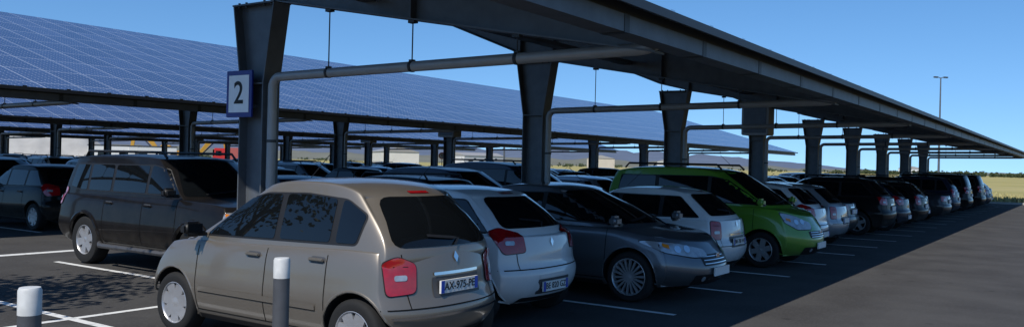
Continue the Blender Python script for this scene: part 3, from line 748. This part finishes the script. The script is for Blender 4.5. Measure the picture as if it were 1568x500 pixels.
A = Acc(); vs = []; fs = []; n = 60
for i in range(n+1):
    t = i/n; x = 27+34*t; y = 119-20*t
    hh = 4.2*min(1, (1-t)*6+.05)*(1+.12*noise.noise(Vector((t*9,0,0))))
    for k, (o_, z) in enumerate(((-6,0),(-3,hh*.6),(-.5,hh),(4,hh*.95),(10,0))):
        vs.append((x+o_*.5+noise.noise(Vector((t*20,k,1)))*.6, y+o_*.87, z+noise.noise(Vector((t*30,k,7)))*.3*(z > 0)))
for i in range(n):
    for k in range(4): fs.append((i*5+k, (i+1)*5+k, (i+1)*5+k+1, i*5+k+1))
A.add(vs, fs, 0, True); A.obj('gravel_embankment', [mat('gravel', (.34,.33,.31), .95, nscale=.7, namt=.3, bump=.6, bscale=4)])

def place(o, x, y, rz): o.location = (x*K, y*K, 0); o.rotation_euler = (0,0,rz); o.scale = (K,K,K)
def excavator(x, y, rz):
    A = Acc()
    for sd in (-1.1, 1.1):
        A.rbox((0, sd, .45), (4.2, .6, .9), .3, 1, seg=3)
    A.rbox((-.3, 0, 1.15), (3.2, 2.2, .4), .1, 1)
    A.rbox((-1.0, 0, 2.0), (2.6, 2.4, 1.3), .2, 0)
    A.rbox((.75, .65, 2.4), (1.4, 1.0, 2.0), .12, 0); A.box((.9, .1, 2.3), (1.47, 1.17, 3.2), 2)
    A.prism([(.9,1.6),(1.3,1.6),(3.6,4.2),(5.2,4.0),(5.2,4.4),(3.5,4.7),(2.9,4.4)], -.75, -.35, 'Y', 0)
    A.prism([(4.9,4.5),(5.4,4.5),(5.7,2.0),(5.3,2.0)], -.72, -.38, 'Y', 0)
    A.prism([(5.2,2.1),(5.9,1.9),(6.0,1.2),(5.2,1.0),(4.8,1.5)], -1.1, 0, 'Y', 1)
    A.tube([(1.8,-.55,2.0),(3.6,-.55,3.9)], .09, 1)
    place(A.obj('excavator', [mat('machine_yellow', (.50,.27,.03), .5), M_dplastic, M_glass]), x, y, rz)
excavator(70.5, 106, 2.4); excavator(74.5, 108.5, -.5)
def truck(x, y, rz):
    A = Acc()
    A.rbox((2.6,0,1.9), (2.0,2.4,2.6), .2, 0); A.box((3.3,-1.05,2.1), (3.62,1.05,2.95), 2); A.box((2.4,-1.22,2.1), (3.2,1.22,2.8), 2)
    A.rbox((-1.2,0,2.1), (5.4,2.45,2.4), .06, 1); A.box((-3.9,-.5,.6), (3.2,.5,.9), 3)
    for wx in (2.6,-1.4,-2.7):
        for sd in (-1.0,1.0): add_wheel(A, wx, sd, .5, 1 if sd > 0 else -1, w=.3, rimmat=4)
    A.m = [min(m, 4) for m in A.m]
    place(A.obj('truck', [mat('truck_red', (.5,.03,.03), .4), mat('truck_body', (.40,.10,.09), .5), M_glass, M_dplastic, M_rim]), x, y, rz)
truck(80.5, 104.5, 2.5)
def cabin(x, y, rz, l=6):
    A = Acc(); A.rbox((0,0,1.6), (l,2.5,2.9), .05, 0)
    A.box((-l/2-.05,-1.3,3.05), (l/2+.05,1.3,3.16), 2)
    for wx in (-l*.3, l*.12): A.box((wx,-1.27,1.5), (wx+1.1,-1.252,2.4), 1); A.box((wx-.06,-1.262,1.42), (wx+1.16,-1.2515,1.48), 2)
    A.box((l*.36,-1.27,.3), (l*.36+.85,-1.252,2.3), 2)
    place(A.obj('site_cabin', [mat('cabin_white', (.65,.66,.66), .6), M_glass, M_dplastic]), x, y, rz)
cabin(62.5, 107, -.6); cabin(66.5, 104.5, -.5)
def warehouse(brg, dist, l, w, h, col, rz):
    A = Acc(); A.box((-l/2,-w/2,0), (l/2,w/2,h), 0)
    A.prism([(-w/2-.4,h),(w/2+.4,h),(0,h+w*.12)], -l/2-.4, l/2+.4, 'X', 1)
    k = -l/2+3
    while k < l/2-4:
        A.box((k,-w/2-.05,0), (k+3.4,-w/2-.003,h*.62), 2); A.box((k+4,-w/2-.05,h*.55), (k+5.6,-w/2-.003,h*.75), 3); k += 8
    o = A.obj('warehouse', [mat('cladding', col, .7, nscale=.5), mat('sheet_roof', (.28,.27,.26), .6), M_dplastic, M_glass])
    a = math.radians(brg); o.location = (dist*math.cos(a), dist*math.sin(a), 0); o.rotation_euler = (0,0,rz)
warehouse(42.5, 420, 46, 18, 6, (.55,.53,.48), .9); warehouse(36.8, 520, 30, 16, 6, (.50,.50,.50), -.3); warehouse(28.4, 640, 50, 20, 7, (.45,.40,.33), .5); warehouse(23.6, 800, 40, 20, 7, (.6,.6,.58), .2); warehouse(9.0, 900, 60, 20, 6, (.5,.5,.5), .1)

def lamp(x, y, h, heads=2):
    A = Acc(); A.tube([(0,0,0),(0,0,h*.5),(0,0,h)], [.13,.10,.06], 0, 12); A.box((-.2,-.2,0), (.2,.2,.25), 2)
    for sd in ((-1,1) if heads == 2 else (1,)):
        A.tube([(0,0,h-.1),(sd*.2,-sd*.07,h+.02),(sd*.3,-sd*.1,h+.03)], .04, 0, 8)
        A.rbox((sd*.5,-sd*.17,h+.03), (.55,.3,.14), .05, 1)
    place(A.obj('street_lamp', [M_steel, M_dplastic, M_conc]), x, y, -.6)
lamp(99.7, 13.2, 12.2); lamp(83, 58, 10.2)
A = Acc(); A.tube([(0,0,0),(0,0,2.9)], .03, 0, 8)
f = lambda a, b, h: (-h, a, 2.6+b)
A.lathe([(.34,0),(.34,.03),(.24,.031)], f, 28, 1); A.lathe([(.24,.031),(.001,.032)], f, 28, 2)
o = A.obj('speed_limit_sign', [M_steel, mat('sign_red', (.5,.01,.01), .4), M_sw]); place(o, 66.9, 54.5, math.radians(30))
text_child('30', .3, Matrix(((0,0,-1,-.034),(-1,0,0,0),(0,1,0,2.6),(0,0,0,1))), M_blk, o, 'digits')

def tree(x, y, h, r):
    A = Acc(); A.tube([(0,0,0),(.05,.02,h*.35),(0,.08,h*.8)], [.13,.10,.04], 1, 10)
    tips = []
    for i in range(9):
        a = i*2.4; z0 = h*(.35+.04*i); e = Vector((math.cos(a)*r*.7, math.sin(a)*r*.7, z0+h*.2)); A.tube([(0,0,z0), e*.5+Vector((0,0,z0*.5+.1)), e], [.05,.03,.012], 1, 6); tips.append(e)
    tips += [Vector((0,0,h*.85)), Vector((.2,.1,h*.7))]
    for c in tips:
        for k in range(150):
            d = Vector((rnd.gauss(0,.4), rnd.gauss(0,.4), rnd.gauss(0,.32)))
            c0 = c+d; s = rnd.uniform(.05,.10); a = Vector((rnd.gauss(0,1),rnd.gauss(0,1),rnd.gauss(0,1))).normalized(); b_ = a.orthogonal().normalized()
            A.add([c0+a*s, c0+b_*s*.6, c0-a*s, c0-b_*s*.6], [(0,1,2,3)], 0)
    o = A.obj('young_tree', [mat('tree_leaves', (.06,.10,.03), .7, nscale=3, namt=.4), mat('bark', (.12,.09,.06), .9)]); o.location = (x,y,0)
tree(2.1, 10.7, 5.2, 1.3)

# ------------------------------------------------------------------ light, sky, camera
sd = Vector((-.64,-.08,.77)).normalized()
el = math.asin(sd.z); az = math.atan2(sd.x, sd.y)
w = bpy.data.worlds.new('World'); scene.world = w; w.use_nodes = True; nt = w.node_tree
sky = nt.nodes.new('ShaderNodeTexSky'); sky.sky_type = 'NISHITA'; sky.sun_disc = False; sky.sun_elevation = el; sky.sun_rotation = az
sky.air_density = 1.0; sky.dust_density = .1; sky.ozone_density = 4; sky.altitude = 50
tc = nt.nodes.new('ShaderNodeTexCoord'); va = nt.nodes.new('ShaderNodeVectorMath'); va.operation = 'ADD'; va.inputs[1].default_value = (0,0,.12)
vn = nt.nodes.new('ShaderNodeVectorMath'); vn.operation = 'NORMALIZE'
nt.links.new(tc.outputs['Generated'], va.inputs[0]); nt.links.new(va.outputs[0], vn.inputs[0]); nt.links.new(vn.outputs[0], sky.inputs['Vector'])
hs = nt.nodes.new('ShaderNodeHueSaturation'); hs.inputs['Saturation'].default_value = 1.2; hs.inputs['Value'].default_value = 1.3
nt.links.new(sky.outputs[0], hs.inputs['Color']); nt.links.new(hs.outputs[0], nt.nodes['Background'].inputs[0]); nt.nodes['Background'].inputs[1].default_value = .12
sl = bpy.data.lights.new('sun', 'SUN'); sl.energy = 5; sl.angle = math.radians(.5); sl.color = (1,.95,.87)
so = bpy.data.objects.new('sun', sl); COL.objects.link(so); so.rotation_euler = sd.to_track_quat('Z', 'Y').to_euler()
cam = bpy.data.cameras.new('camera'); cam.lens = 36*1290/1568; cam.sensor_width = 36; cam.clip_end = 20000; cam.clip_start = .05
co = bpy.data.objects.new('camera', cam); COL.objects.link(co)
co.matrix_world = Matrix.Translation((0,0,1.77+LZ)) @ Matrix.Rotation(math.radians(34.4-90), 4, 'Z') @ Matrix.Rotation(math.radians(90), 4, 'X') @ Matrix.Rotation(.024, 4, 'Z')
scene.camera = co
scene.view_settings.view_transform = 'Standard'; scene.view_settings.look = 'None'; scene.view_settings.exposure = 0
